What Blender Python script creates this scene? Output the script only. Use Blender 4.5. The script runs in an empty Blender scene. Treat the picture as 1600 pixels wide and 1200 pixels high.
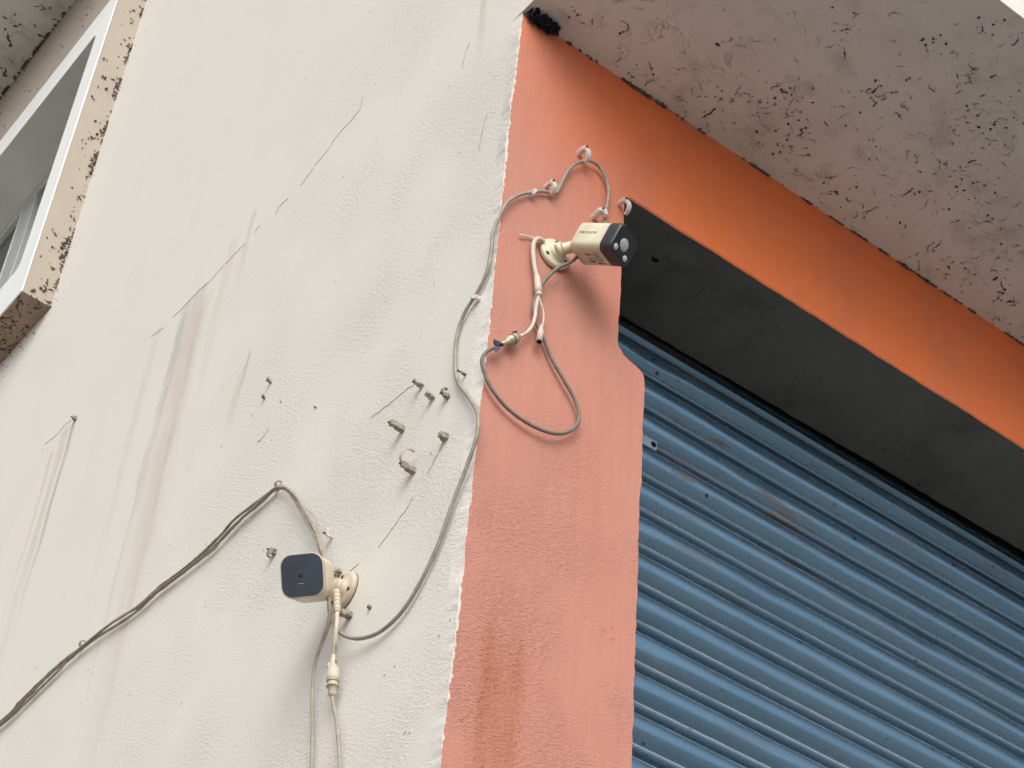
import bpy, bmesh, math, random
from mathutils import Vector, Matrix, noise
from mathutils.geometry import tessellate_polygon
rnd = random.Random(7)
S = bpy.context.scene
C = S.collection

# ------------------------------------------------------------------ camera, sky, sun, exposure
cam = bpy.data.cameras.new('camera'); camo = bpy.data.objects.new('camera', cam); C.objects.link(camo)
cam.sensor_width = 36.0; cam.lens = 70.297; cam.clip_end = 5000; cam.clip_start = 0.05
camo.matrix_world = Matrix(((0.792205, -0.447024, -0.415428, -1.21009),
                            (-0.606209, -0.498205, -0.619921, -1.88714),
                            (0.070151, 0.742941, -0.665671, 1.55),
                            (0, 0, 0, 1)))
S.camera = camo
SUN = Vector((-0.36, -0.58, 0.55)).normalized()          # towards the veiled sun
world = bpy.data.worlds.new('World'); S.world = world; world.use_nodes = True
wn = world.node_tree.nodes; wl = world.node_tree.links; wn.clear()
sky = wn.new('ShaderNodeTexSky'); sky.sky_type = 'NISHITA'; sky.sun_disc = False
sky.sun_elevation = math.asin(SUN.z); sky.sun_rotation = math.atan2(SUN.x, SUN.y)
sky.dust_density = 4.0; sky.air_density = 1.0; sky.ozone_density = 1.0
hs = wn.new('ShaderNodeHueSaturation'); hs.inputs['Saturation'].default_value = 0.22
bg = wn.new('ShaderNodeBackground'); bg.inputs['Strength'].default_value = 0.14
wo = wn.new('ShaderNodeOutputWorld')
wl.new(sky.outputs[0], hs.inputs['Color']); wl.new(hs.outputs[0], bg.inputs[0]); wl.new(bg.outputs[0], wo.inputs[0])
sl = bpy.data.lights.new('sun', 'SUN'); sl.energy = 1.3; sl.angle = math.radians(50); sl.color = (1.0, 0.96, 0.9)
slo = bpy.data.objects.new('sun', sl); C.objects.link(slo)
slo.rotation_euler = SUN.to_track_quat('Z', 'Y').to_euler()
vs = S.view_settings; vs.view_transform = 'Standard'; vs.look = 'None'; vs.gamma = 1.0; vs.use_curve_mapping = False
vs.exposure = 0.25

# ------------------------------------------------------------------ helpers: materials
class NT:
    def __init__(s, name):
        s.m = bpy.data.materials.new(name); s.m.use_nodes = True
        s.t = s.m.node_tree; s.N = s.t.nodes; s.L = s.t.links
        s.b = s.N['Principled BSDF']
    def put(s, sock, v):
        if hasattr(v, 'is_output') : s.L.new(v, sock)
        elif v is not None:
            if isinstance(v, tuple) and len(v) == 3 and sock.type == 'RGBA': v = v + (1,)
            sock.default_value = v
    def math(s, op, a, b=0.0, clamp=False, c=0.0):
        n = s.N.new('ShaderNodeMath'); n.operation = op; n.use_clamp = clamp
        s.put(n.inputs[0], a); s.put(n.inputs[1], b); s.put(n.inputs[2], c); return n.outputs[0]
    def mix(s, f, a, b, mode='MIX'):
        n = s.N.new('ShaderNodeMix'); n.data_type = 'RGBA'; n.blend_type = mode
        s.put(n.inputs[0], f); s.put(n.inputs[6], a); s.put(n.inputs[7], b); return n.outputs[2]
    def ss(s, v, lo, hi, a=0.0, b=1.0):                       # smoothstep map range
        n = s.N.new('ShaderNodeMapRange'); n.interpolation_type = 'SMOOTHSTEP'
        s.put(n.inputs[0], v); s.put(n.inputs[1], lo); s.put(n.inputs[2], hi); s.put(n.inputs[3], a); s.put(n.inputs[4], b)
        return n.outputs[0]
    def coord(s, scale=(1, 1, 1), kind='Object', loc=(0, 0, 0)):
        if not hasattr(s, 'tc'): s.tc = s.N.new('ShaderNodeTexCoord')
        n = s.N.new('ShaderNodeMapping'); n.inputs['Scale'].default_value = scale; n.inputs['Location'].default_value = loc
        s.L.new(s.tc.outputs[kind], n.inputs[0]); return n.outputs[0]
    def noise(s, vec, scale, detail=3.0, rough=0.55, dist=0.0):
        n = s.N.new('ShaderNodeTexNoise'); s.put(n.inputs['Vector'], vec)
        n.inputs['Scale'].default_value = scale; n.inputs['Detail'].default_value = detail
        n.inputs['Roughness'].default_value = rough; n.inputs['Distortion'].default_value = dist; return n.outputs[0]
    def voro(s, vec, scale, feat='F1', rand=1.0):
        n = s.N.new('ShaderNodeTexVoronoi'); n.feature = feat; s.put(n.inputs['Vector'], vec)
        n.inputs['Scale'].default_value = scale; n.inputs['Randomness'].default_value = rand; return n
    def sep(s, vec):
        n = s.N.new('ShaderNodeSeparateXYZ'); s.L.new(vec, n.inputs[0]); return n.outputs
    def bump(s, h, strength, dist):
        n = s.N.new('ShaderNodeBump'); n.inputs['Strength'].default_value = strength; n.inputs['Distance'].default_value = dist
        s.put(n.inputs['Height'], h); s.L.new(n.outputs[0], s.b.inputs['Normal'])
    def set(s, **k):
        for a, v in k.items(): s.put(s.b.inputs[a.replace('_', ' ')], v)
        return s.m

def streaks(t, base, uax, lst, seed=0.0):
    """water stains: lst of (u, half width, z top, z end, colour, strength, softness)"""
    o = t.coord(); x, y, z = t.sep(o); u = (x, y)[uax]
    wob = t.math('MULTIPLY', t.math('SUBTRACT', t.noise(t.coord((1, 1, 1), loc=(seed, 3, 1)), 5.0, 2.0), 0.5), 0.05)
    grain = t.noise(t.coord((26, 26, 2.2), loc=(0, seed, 0)), 2.6, 5.0, 0.65)
    uw = t.math('ADD', u, wob)
    for (uc, hw, zt, zb, colr, st, sf) in lst:
        d = t.math('ABSOLUTE', t.math('SUBTRACT', uw, uc))
        m = t.ss(d, hw * (1 - sf), hw, 1.0, 0.0)
        tw = 0.10 if uax == 0 else 0.015
        top = t.ss(t.math('ADD', z, t.math('MULTIPLY', t.math('SUBTRACT', grain, 0.5), tw)), zt - tw, zt + 0.004, 1.0, 0.0)
        fade = t.ss(z, zb, zb + (zt - zb) * 0.75, 0.0, 1.0)
        g = t.ss(grain, 0.22, 0.58)
        f = t.math('MULTIPLY', t.math('MULTIPLY', m, top), t.math('MULTIPLY', fade, g))
        f = t.math('MULTIPLY', f, st, True)
        base = t.mix(f, base, colr)
    return base

def plaster_relief(t, strength=0.55, smoothmask=None):
    rid = t.noise(t.coord((1, 1, 2.8)), 120.0, 4.0, 0.62)
    rid2 = t.noise(t.coord((1, 1, 1.6)), 260.0, 3.0, 0.6)
    patch = t.ss(t.noise(t.coord(), 3.2, 3.0), 0.40, 0.62, 0.12, 1.0)
    if smoothmask is not None: patch = t.math('MULTIPLY', patch, smoothmask)
    ridge = t.math('MULTIPLY', t.ss(rid, 0.42, 0.72), patch)
    big = t.math('MULTIPLY', t.noise(t.coord(), 9.0, 3.0), 0.45)
    h = t.math('ADD', t.math('ADD', ridge, t.math('MULTIPLY', rid2, 0.25)), big)
    t.bump(h, strength, 0.0030)
    return ridge

def mat_white_wall():
    t = NT('cream plaster'); o = t.coord(); x, y, z = t.sep(o)
    base = t.mix(t.ss(t.noise(t.coord(), 2.3, 4.0), 0.35, 0.65), (0.764, 0.725, 0.678), (0.746, 0.727, 0.670))
    base = t.mix(t.ss(t.noise(t.coord((1, 1, 0.35), loc=(4, 2, 0)), 6.0, 5.0, 0.6), 0.52, 0.8, 0, 0.25), base, (0.66, 0.60, 0.52))
    base = streaks(t, base, 1, [
        (1.222, 0.068, 4.640, 4.15, (0.60, 0.59, 0.56), 0.95, 0.4),
        (1.255, 0.022, 4.600, 3.70, (0.50, 0.475, 0.435), 0.5, 0.7),
        (1.180, 0.075, 4.590, 3.20, (0.67, 0.59, 0.52), 0.85, 0.75),
        (1.165, 0.022, 4.560, 3.20, (0.62, 0.54, 0.46), 0.6, 0.7),
        (1.275, 0.012, 4.500, 3.35, (0.50, 0.48, 0.45), 0.45, 0.7),
        (1.395, 0.028, 4.660, 3.75, (0.66, 0.58, 0.51), 0.5, 0.7),
        (1.075, 0.030, 4.700, 4.10, (0.66, 0.55, 0.45), 0.42, 0.7),
        (1.000, 0.018, 4.735, 4.40, (0.62, 0.50, 0.42), 0.5, 0.7),
        (1.795, 0.016, 4.640, 3.95, (0.40, 0.37, 0.33), 0.75, 0.7),
        (1.840, 0.030, 4.640, 3.80, (0.60, 0.50, 0.41), 0.6, 0.7),
        (1.895, 0.014, 4.600, 4.05, (0.55, 0.47, 0.40), 0.5, 0.8),
        (0.868, 0.009, 4.215, 4.02, (0.52, 0.505, 0.475), 0.8, 0.6),
        (0.878, 0.022, 4.180, 3.95, (0.67, 0.53, 0.44), 0.55, 0.7),
        (0.130, 0.018, 4.700, 4.35, (0.55, 0.50, 0.40), 0.55, 0.8),
        (0.235, 0.014, 5.000, 4.60, (0.58, 0.53, 0.43), 0.5, 0.8),
    ], 2.0)
    sp = t.voro(t.coord((1, 1, 0.8)), 34.0)
    d = t.math('ADD', sp.outputs['Distance'], t.math('MULTIPLY', t.noise(t.coord(), 150.0, 2.0), 0.10))
    spk = t.math('MULTIPLY', t.ss(d, 0.10, 0.15, 1.0, 0.0), t.ss(t.noise(t.coord(loc=(9, 9, 9)), 13.0, 2.0), 0.52, 0.60))
    base = t.mix(t.math('MULTIPLY', spk, 0.75), base, (0.20, 0.165, 0.13))
    sm = t.ss(t.math('ADD', y, t.math('MULTIPLY', t.math('SUBTRACT', z, 3.6), 0.35)), 0.25, 1.5, 1.0, 0.16)
    rid = plaster_relief(t, 0.5, sm)
    base = t.mix(t.math('MULTIPLY', t.ss(rid, 0.62, 0.95), 0.30), base, (0.55, 0.50, 0.43))
    return t.set(Base_Color=base, Roughness=0.85, Specular_IOR_Level=0.25)

def mat_orange():
    t = NT('orange distemper paint'); o = t.coord(); x, y, z = t.sep(o)
    # salmon to orange: part weathering, part bounced light and sky sheen painted in
    hue_ramp = t.math('ADD', t.math('MULTIPLY', t.math('SUBTRACT', z, 3.9), 0.6), t.math('MULTIPLY', x, 0.9))
    hue_mix = t.ss(t.math('ADD', hue_ramp, t.math('MULTIPLY', t.math('SUBTRACT', t.noise(o, 4.0, 3.0), 0.5), 0.25)), 0.08, 0.62)
    base = t.mix(hue_mix, (0.505, 0.220, 0.166), (0.88, 0.205, 0.058))
    base = t.mix(t.ss(t.noise(t.coord((1, 1, .5)), 7.0, 4.0), 0.45, 0.75, 0, 0.35), base, (0.50, 0.19, 0.135))
    br = t.noise(t.coord((34, 34, 2.6), loc=(2, 2, 6)), 2.0, 4.0, 0.6)
    base = t.mix(t.ss(br, 0.35, 0.7, 0.0, 0.07), base, (0.86, 0.42, 0.26))
    base = streaks(t, base, 0, [
        (0.085, 0.046, 3.150, 2.50, (0.45, 0.165, 0.085), 0.7, 0.5),
        (0.062, 0.016, 3.195, 2.85, (0.44, 0.150, 0.075), 0.5, 0.8),
        (0.108, 0.012, 3.190, 2.80, (0.44, 0.150, 0.075), 0.5, 0.8),
    ], 5.0)
    sp = t.voro(t.coord(), 120.0)
    spk = t.math('MULTIPLY', t.ss(sp.outputs['Distance'], 0.16, 0.24, 1.0, 0.0), t.ss(t.noise(t.coord(loc=(3, 1, 2)), 12.0, 2.0), 0.55, 0.66))
    st = t.math('MULTIPLY', t.ss(t.math('ABSOLUTE', t.math('SUBTRACT', x, 0.087)), 0.03, 0.05, 1.0, 0.0), t.ss(z, 3.10, 3.2, 1.0, 0.0))
    sp2 = t.math('MULTIPLY', t.math('MULTIPLY', t.ss(sp.outputs['Distance'], 0.12, 0.34, 1.0, 0.0), st), t.ss(t.noise(t.coord(loc=(8, 1, 4)), 40.0, 2.0), 0.42, 0.62))
    spk = t.math('MAXIMUM', t.math('MULTIPLY', spk, t.ss(z, 3.1, 3.6, 1.0, 0.35)), sp2)
    base = t.mix(t.math('MULTIPLY', spk, 0.65), base, (0.22, 0.07, 0.035))
    # ragged painter's line along the corner
    edge = t.math('ADD', 0.0015, t.math('MULTIPLY', t.math('SUBTRACT', t.noise(t.coord(), 60.0, 5.0, 0.7), 0.5), 0.018))
    edge = t.math('ADD', edge, t.math('MULTIPLY', t.math('SUBTRACT', t.noise(t.coord(loc=(1, 5, 2)), 4.0, 2.0), 0.5), 0.022))
    cream = t.math('LESS_THAN', x, edge)
    base = t.mix(cream, base, (0.74, 0.70, 0.62))
    sm = t.ss(t.math('ADD', z, t.math('MULTIPLY', x, 1.5)), 3.2, 4.0, 1.0, 0.25)
    rid = plaster_relief(t, 0.6, sm)
    base = t.mix(t.math('MULTIPLY', t.ss(rid, 0.6, 0.95), 0.32), base, (0.45, 0.13, 0.075))
    return t.set(Base_Color=base, Roughness=0.62, Specular_IOR_Level=0.5)

def mat_soffit(name, a, b, dirt, amount=0.5):
    t = NT(name)
    base = t.mix(t.ss(t.noise(t.coord(), 3.0, 5.0, 0.6), 0.35, 0.68), a, b)
    web = t.noise(t.coord(), 10.0, 5.0, 0.62, 1.2)
    vein = t.ss(t.math('ABSOLUTE', t.math('SUBTRACT', web, 0.5)), 0.0, 0.022, 1.0, 0.0)
    msk = t.ss(t.noise(t.coord(loc=(7, 3, 5)), 4.5, 3.0), 0.50, 0.66)
    base = t.mix(t.math('MULTIPLY', t.math('MULTIPLY', vein, msk), amount), base, dirt)
    sm = t.ss(t.noise(t.coord(loc=(2, 8, 5)), 11.0, 6.0, 0.65), 0.50, 0.78, 0, 0.5)
    base = t.mix(sm, base, dirt)
    t.bump(t.noise(t.coord(), 60.0, 4.0), 0.25, 0.003)
    return t.set(Base_Color=base, Roughness=0.9, Specular_IOR_Level=0.2)

def mat_plain(name, c, rough=0.6, spec=0.4, var=0.15, scale=40.0, bump=0.0, metal=0.0, dirt=None, dirtamt=0.5):
    t = NT(name)
    dk = tuple(v * (1 - var) for v in c)
    base = t.mix(t.ss(t.noise(t.coord(), scale, 4.0), 0.3, 0.7), c, dk)
    if dirt: base = t.mix(t.ss(t.noise(t.coord(loc=(5, 5, 5)), scale * 0.6, 5.0, 0.65), 0.48, 0.75, 0, dirtamt), base, dirt)
    if bump: t.bump(t.noise(t.coord(), scale * 2.5, 3.0), bump, 0.002)
    return t.set(Base_Color=base, Roughness=rough, Specular_IOR_Level=spec, Metallic=metal)

def mat_shutter():
    t = NT('blue shutter enamel')
    oi = t.N.new('ShaderNodeObjectInfo')
    gp = t.N.new('ShaderNodeNewGeometry')
    pos = gp.outputs['Position']
    mp = t.N.new('ShaderNodeMapping'); t.L.new(pos, mp.inputs[0]); mp.inputs['Scale'].default_value = (1.2, 1, 9)
    base = t.mix(t.ss(t.noise(mp.outputs[0], 3.0, 4.0), 0.3, 0.7), (0.190, 0.335, 0.475), (0.160, 0.290, 0.425))
    # dust settled on ledges that face up
    nz = t.sep(gp.outputs['Normal'])[2]
    dn = t.noise(mp.outputs[0], 5.0, 3.0)
    du = t.ss(t.math('ADD', nz, t.math('MULTIPLY', t.math('SUBTRACT', dn, 0.5), 0.30)), 0.42, 0.60)
    base = t.mix(t.math('MULTIPLY', du, 0.85), base, (0.45, 0.445, 0.42))
    # rust and rubbed bare bands, more of them near the top of the curtain
    mp2 = t.N.new('ShaderNodeMapping'); t.L.new(pos, mp2.inputs[0]); mp2.inputs['Scale'].default_value = (2.6, 1, 26)
    rn = t.noise(mp2.outputs[0], 1.7, 5.0, 0.6)
    pz = t.sep(pos)[2]; px = t.sep(pos)[0]
    near = t.math('MULTIPLY', t.ss(pz, 3.5, 4.0), t.ss(px, 0.75, 1.25, 1.0, 0.15))
    ru = t.math('MULTIPLY', t.ss(rn, 0.57, 0.66), t.math('ADD', 0.20, t.math('MULTIPLY', near, 0.7)), True)
    base = t.mix(ru, base, (0.145, 0.085, 0.060))
    sp = t.voro(pos, 26.0)
    spk = t.math('MULTIPLY', t.ss(sp.outputs['Distance'], 0.09, 0.13, 1.0, 0.0), t.ss(t.noise(pos, 9.0, 2.0), 0.53, 0.6))
    base = t.mix(t.math('MULTIPLY', spk, 0.8), base, (0.02, 0.02, 0.02))
    ro = t.ss(t.noise(mp.outputs[0], 20.0, 3.0), 0.3, 0.7, 0.20, 0.30)
    t.bump(t.noise(mp.outputs[0], 30.0, 3.0), 0.06, 0.002)
    return t.set(Base_Color=base, Roughness=ro, Specular_IOR_Level=0.6, Metallic=t.math('MULTIPLY', t.math('SUBTRACT', 1.0, t.math('MAXIMUM', ru, t.math('MULTIPLY', du, 0.9))), 0.78))

M = {}
M['wall'] = mat_white_wall()
M['orange'] = mat_orange()
M['soffit'] = mat_soffit('grimy canopy underside', (0.71, 0.675, 0.63), (0.60, 0.57, 0.53), (0.24, 0.21, 0.185), 0.65)
M['sillsoffit'] = mat_soffit('dirty brown sill underside', (0.44, 0.33, 0.25), (0.33, 0.25, 0.19), (0.10, 0.075, 0.055), 0.8)
M['pinkband'] = mat_plain('beige window band paint', (0.43, 0.375, 0.32), 0.85, 0.2, 0.06, 6.0, 0.1, dirt=(0.42, 0.345, 0.28), dirtamt=0.35)
M['black'] = mat_plain('charcoal lintel paint', (0.125, 0.124, 0.116), 0.75, 0.3, 0.15, 7.0, 0.35, dirt=(0.055, 0.055, 0.052), dirtamt=0.8)
M['frame'] = mat_plain('white window paint', (0.89, 0.905, 0.895), 0.55, 0.4, 0.03, 8.0, 0.04)
M['reveal'] = mat_plain('grey reveal paint', (0.80, 0.80, 0.755), 0.85, 0.2, 0.08, 5.0, 0.1)
M['alu'] = mat_plain('white powder coated aluminium', (0.66, 0.68, 0.67), 0.4, 0.5, 0.06, 12.0)
M['alushade'] = mat_plain('aluminium stile with painted shade', (0.42, 0.45, 0.44), 0.4, 0.5, 0.06, 12.0)  # grey-white stile with its shade put into the colour
M['glass'] = mat_plain('dark window glass', (0.03, 0.04, 0.05), 0.06, 0.6, 0.05, 5.0)
M['dirt'] = mat_plain('brown dirt', (0.155, 0.118, 0.088), 0.95, 0.1, 0.4, 80.0)
M['dirtdark'] = mat_plain('sooty cobweb dirt', (0.085, 0.068, 0.058), 0.95, 0.1, 0.4, 80.0)
M['crust'] = mat_plain('grey mortar crust', (0.16, 0.125, 0.10), 0.95, 0.1, 0.5, 60.0, 0.4, dirt=(0.32, 0.28, 0.24))
M['crack'] = mat_plain('plaster crack', (0.30, 0.26, 0.215), 0.95, 0.1, 0.4, 60.0, dirt=(0.55, 0.5, 0.44), dirtamt=0.9)
M['shutter'] = mat_shutter()
M['rail'] = mat_plain('rusty guide rail', (0.09, 0.06, 0.045), 0.7, 0.4, 0.4, 20.0)
M['plate'] = mat_plain('pale blue lock plate', (0.25, 0.36, 0.45), 0.4, 0.5, 0.15, 60.0)
M['cream'] = mat_plain('yellowed cream plastic', (0.70, 0.64, 0.47), 0.42, 0.45, 0.08, 60.0, 0.03, dirt=(0.50, 0.42, 0.28), dirtamt=0.45)
M['creampink'] = mat_plain('dusty cream plastic', (0.62, 0.53, 0.42), 0.55, 0.35, 0.12, 70.0, 0.05, dirt=(0.40, 0.31, 0.22), dirtamt=0.6)
M['navy'] = mat_plain('dark grey camera cover', (0.030, 0.036, 0.046), 0.33, 0.5, 0.2, 60.0, dirt=(0.06, 0.06, 0.06), dirtamt=0.4)
M['gloss'] = mat_plain('black camera glass', (0.007, 0.008, 0.010), 0.10, 0.35, 0.2, 60.0)
M['skyglass'] = mat_plain('camera glass with sky blue painted in', (0.047, 0.058, 0.084), 0.22, 0.6, 0.12, 30.0, dirt=(0.075, 0.084, 0.105), dirtamt=0.5)  # dark glass; the sky's blue reflection is put into its colour
M['lens'] = mat_plain('milky lens', (0.42, 0.43, 0.44), 0.15, 0.6, 0.1, 90.0)
M['led'] = mat_plain('pale lamp lens', (0.55, 0.56, 0.57), 0.15, 0.6, 0.1, 90.0)
M['lensdark'] = mat_plain('dim lens ring', (0.060, 0.066, 0.082), 0.25, 0.5, 0.15, 60.0)
M['screw'] = mat_plain('dark screw', (0.05, 0.045, 0.035), 0.5, 0.5, 0.3, 90.0)
M['label'] = mat_plain('paper label', (0.66, 0.60, 0.52), 0.6, 0.3, 0.05, 60.0)
M['print'] = mat_plain('dark print', (0.13, 0.12, 0.10), 0.6, 0.3, 0.1, 60.0)
M['stickerprint'] = mat_plain('faded label print', (0.30, 0.24, 0.20), 0.6, 0.3, 0.3, 300.0)
M['cable'] = mat_plain('grey cable sheath', (0.37, 0.335, 0.29), 0.55, 0.4, 0.25, 70.0, 0.1, dirt=(0.23, 0.195, 0.155), dirtamt=0.7)
M['cablelight'] = mat_plain('dusty pale cable sheath', (0.42, 0.375, 0.31), 0.65, 0.3, 0.2, 70.0, 0.1, dirt=(0.24, 0.20, 0.155), dirtamt=0.7)
M['cablebundle'] = mat_plain('dust caked cable sheath', (0.40, 0.335, 0.27), 0.75, 0.25, 0.25, 90.0, 0.25, dirt=(0.17, 0.135, 0.105), dirtamt=0.8)
M['cabledark'] = mat_plain('dark grey cable sheath', (0.215, 0.19, 0.16), 0.5, 0.4, 0.25, 70.0, 0.1, dirt=(0.14, 0.115, 0.09), dirtamt=0.6)
M['pigtail'] = mat_plain('cream pigtail lead', (0.64, 0.56, 0.46), 0.5, 0.4, 0.12, 70.0, dirt=(0.42, 0.34, 0.26), dirtamt=0.5)
M['clip'] = mat_plain('white plastic clip', (0.74, 0.69, 0.64), 0.45, 0.45, 0.08, 120.0, dirt=(0.45, 0.36, 0.30), dirtamt=0.4)
M['clipold'] = mat_plain('weathered brown clip', (0.42, 0.37, 0.31), 0.85, 0.2, 0.35, 150.0, 0.3, dirt=(0.13, 0.105, 0.08), dirtamt=1.0)
M['nail'] = mat_plain('rusty nail', (0.055, 0.042, 0.034), 0.7, 0.4, 0.3, 120.0)
M['brass'] = mat_plain('dull connector metal', (0.50, 0.45, 0.30), 0.4, 0.5, 0.2, 120.0, metal=0.3)
M['tape'] = mat_plain('dark blue tape', (0.035, 0.040, 0.085), 0.5, 0.4, 0.25, 90.0)
M['rag'] = mat_plain('black blue shred', (0.016, 0.018, 0.030), 0.85, 0.2, 0.4, 90.0)
M['hollow'] = mat_plain('plug hollow', (0.012, 0.011, 0.010), 0.9, 0.1)
M['ground'] = mat_plain('dusty concrete ground', (0.27, 0.255, 0.235), 0.9, 0.2, 0.2, 0.6, 0.3, dirt=(0.22, 0.205, 0.185), dirtamt=0.6)
M['inner'] = mat_plain('unlit interior plaster', (0.20, 0.19, 0.17), 0.9, 0.2)

# ------------------------------------------------------------------ helpers: meshes and objects
def obj(name, bm, mats, parent=None, mat=None, smooth=None):
    me = bpy.data.meshes.new(name)
    if smooth is not None:
        for f in bm.faces: f.smooth = smooth
    bmesh.ops.recalc_face_normals(bm, faces=bm.faces[:])
    bm.to_mesh(me); bm.free()
    for m in (mats if isinstance(mats, (list, tuple)) else [mats]): me.materials.append(M[m])
    o = bpy.data.objects.new(name, me); C.objects.link(o)
    if mat is not None: o.matrix_world = mat
    if parent is not None: o.parent = parent
    return o
def tag(o, label=None, cat=None, group=None, kind=None):
    if label: o['label'] = label
    if cat: o['category'] = cat
    if group: o['group'] = group
    if kind: o['kind'] = kind
    return o
def thing(name, label, cat, mat=None, group=None):
    o = bpy.data.objects.new(name, None); C.objects.link(o); o.empty_display_size = 0.02
    if mat is not None: o.matrix_world = mat
    return tag(o, label, cat, group)

def box(bm, lo, hi, mi=0):
    vs = [bm.verts.new((x, y, z)) for x in (lo[0], hi[0]) for y in (lo[1], hi[1]) for z in (lo[2], hi[2])]
    for q in ((0, 1, 3, 2), (4, 6, 7, 5), (0, 4, 5, 1), (2, 3, 7, 6), (0, 2, 6, 4), (1, 5, 7, 3)):
        f = bm.faces.new([vs[i] for i in q]); f.material_index = mi
    return vs
def bbox(bm, lo, hi, bev=0.002, seg=2):
    b2 = bmesh.new(); box(b2, lo, hi)
    bmesh.ops.bevel(b2, geom=b2.edges[:] + b2.verts[:], offset=bev, segments=seg, affect='EDGES', profile=0.5)
    me = bpy.data.meshes.new('t'); b2.to_mesh(me); b2.free(); bm.from_mesh(me); bpy.data.meshes.remove(me)
def rings(bm, secs, cap=True, mi=0):
    """secs: list of closed rings of equal length -> skinned surface"""
    vv = [[bm.verts.new(p) for p in r] for r in secs]
    n = len(vv[0])
    for a, b in zip(vv, vv[1:]):
        for i in range(n):
            f = bm.faces.new((a[i], a[(i + 1) % n], b[(i + 1) % n], b[i])); f.material_index = mi
    if cap:
        for r in (vv[0], vv[-1]):
            try: f = bm.faces.new(r); f.material_index = mi
            except ValueError: pass
    return vv
def frame_of(ax):
    ax = Vector(ax).normalized(); h = Vector((0, 0, 1)) if abs(ax.z) < 0.9 else Vector((1, 0, 0))
    a = ax.cross(h).normalized(); return a, ax.cross(a).normalized()
def lathe(bm, p, ax, prof, n=24):
    """prof: (distance along ax, radius)"""
    p = Vector(p); ax = Vector(ax).normalized(); a, b = frame_of(ax)
    rings(bm, [[p + ax * d + (a * math.cos(2 * math.pi * i / n) + b * math.sin(2 * math.pi * i / n)) * max(r, 1e-5) for i in range(n)] for d, r in prof])
def spline(pts, per=8):
    P = [Vector(p) for p in pts]; P = [P[0] * 2 - P[1]] + P + [P[-1] * 2 - P[-2]]
    out = []
    for i in range(1, len(P) - 2):
        p0, p1, p2, p3 = P[i - 1:i + 3]
        for k in range(per):
            t = k / per
            out.append(0.5 * ((2 * p1) + (p2 - p0) * t + (2 * p0 - 5 * p1 + 4 * p2 - p3) * t * t + (3 * p1 - p0 - 3 * p2 + p3) * t ** 3))
    out.append(P[-2]); return out
def tube(bm, pts, r, n=8, per=8, wob=0.0, taper=None):
    P = spline(pts, per) if per > 1 else [Vector(p) for p in pts]
    T = [(P[min(i + 1, len(P) - 1)] - P[max(i - 1, 0)]).normalized() for i in range(len(P))]
    a, _ = frame_of(T[0]); secs = []
    for i, (p, t) in enumerate(zip(P, T)):
        a = (a - t * a.dot(t)).normalized(); b = t.cross(a)
        rr = r * (1 + (wob * (noise.noise(p * 60) ) if wob else 0))
        if taper: rr *= taper(i / (len(P) - 1))
        secs.append([p + (a * math.cos(2 * math.pi * k / n) + b * math.sin(2 * math.pi * k / n)) * rr for k in range(n)])
    rings(bm, secs)
def side(p, off=None):                   # point on the side wall: (y, z[, distance off the wall])
    o = off if off is not None else (p[2] if len(p) > 2 else 0.0)
    return Vector((-o, p[0], p[1]))
def front(p, off=None):                  # point on the front wall: (x, z[, distance off the wall])
    o = off if off is not None else (p[2] if len(p) > 2 else 0.0)
    return Vector((p[0], -o, p[1]))

# ------------------------------------------------------------------ ground
bm = bmesh.new(); g = 600.0
f = bm.faces.new([bm.verts.new(v) for v in ((-g, -g, 0), (g, -g, 0), (g, g, 0), (-g, g, 0))])
tag(obj('ground', bm, 'ground'), 'dusty concrete ground in front of the building', kind='structure')

# ------------------------------------------------------------------ building
ZL, ZC, ZT = 4.142, 4.445, 7.9           # lintel underside, canopy underside, wall top
XR, YB, DW = 5.0, 7.0, 0.236             # right end, back, depth of lintel
bld = thing('building', 'cream and orange plastered shop building with projecting concrete canopy', 'building')
def cj(z, s=0.0):                        # uneven hand-plastered arris
    return 0.0022 * noise.noise(Vector((s, 1.7, z * 70))) + 0.0030 * noise.noise(Vector((s, 4.1, z * 17))) + 0.004 * noise.noise(Vector((s, 9.3, z * 2.3)))
zs = [0.0, 1.0, 2.0, 2.6] + [2.6 + 0.004 * i for i in range(1, 463)] + [ZC]
zs = sorted(set(round(z, 4) for z in zs if z <= ZC))
WY0, WY1, WZ0, WZ1 = 2.372, 3.86, 5.53, 6.61   # window opening
bm = bmesh.new()
a = [bm.verts.new((cj(z), 0.0, z)) for z in zs]; b = [bm.verts.new((0, 0.03, z)) for z in zs]
for i in range(len(zs) - 1): bm.faces.new((a[i], b[i], b[i + 1], a[i + 1]))
def quad(bm, y0, y1, z0, z1, x=0.0):
    bm.faces.new([bm.verts.new(v) for v in ((x, y0, z0), (x, y1, z0), (x, y1, z1), (x, y0, z1))])
quad(bm, 0.0, 0.03, ZC, ZT)
for (y0, y1, z0, z1) in ((0.03, WY0, 0, ZT), (WY1, YB, 0, ZT), (WY0, WY1, 0, WZ0), (WY0, WY1, WZ1, ZT)): quad(bm, y0, y1, z0, z1)
swall = obj('side_wall', bm, 'wall', bld)
bm = bmesh.new()                          # inner leaf gives the wall its thickness
for (y0, y1, z0, z1) in ((0.25, WY0, 0, ZT), (WY1, YB, 0, ZT), (WY0, WY1, 0, WZ0), (WY0, WY1, WZ1, ZT)): quad(bm, y0, y1, z0, z1, 0.23)
obj('inner_wall', bm, 'inner', bld)

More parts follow.
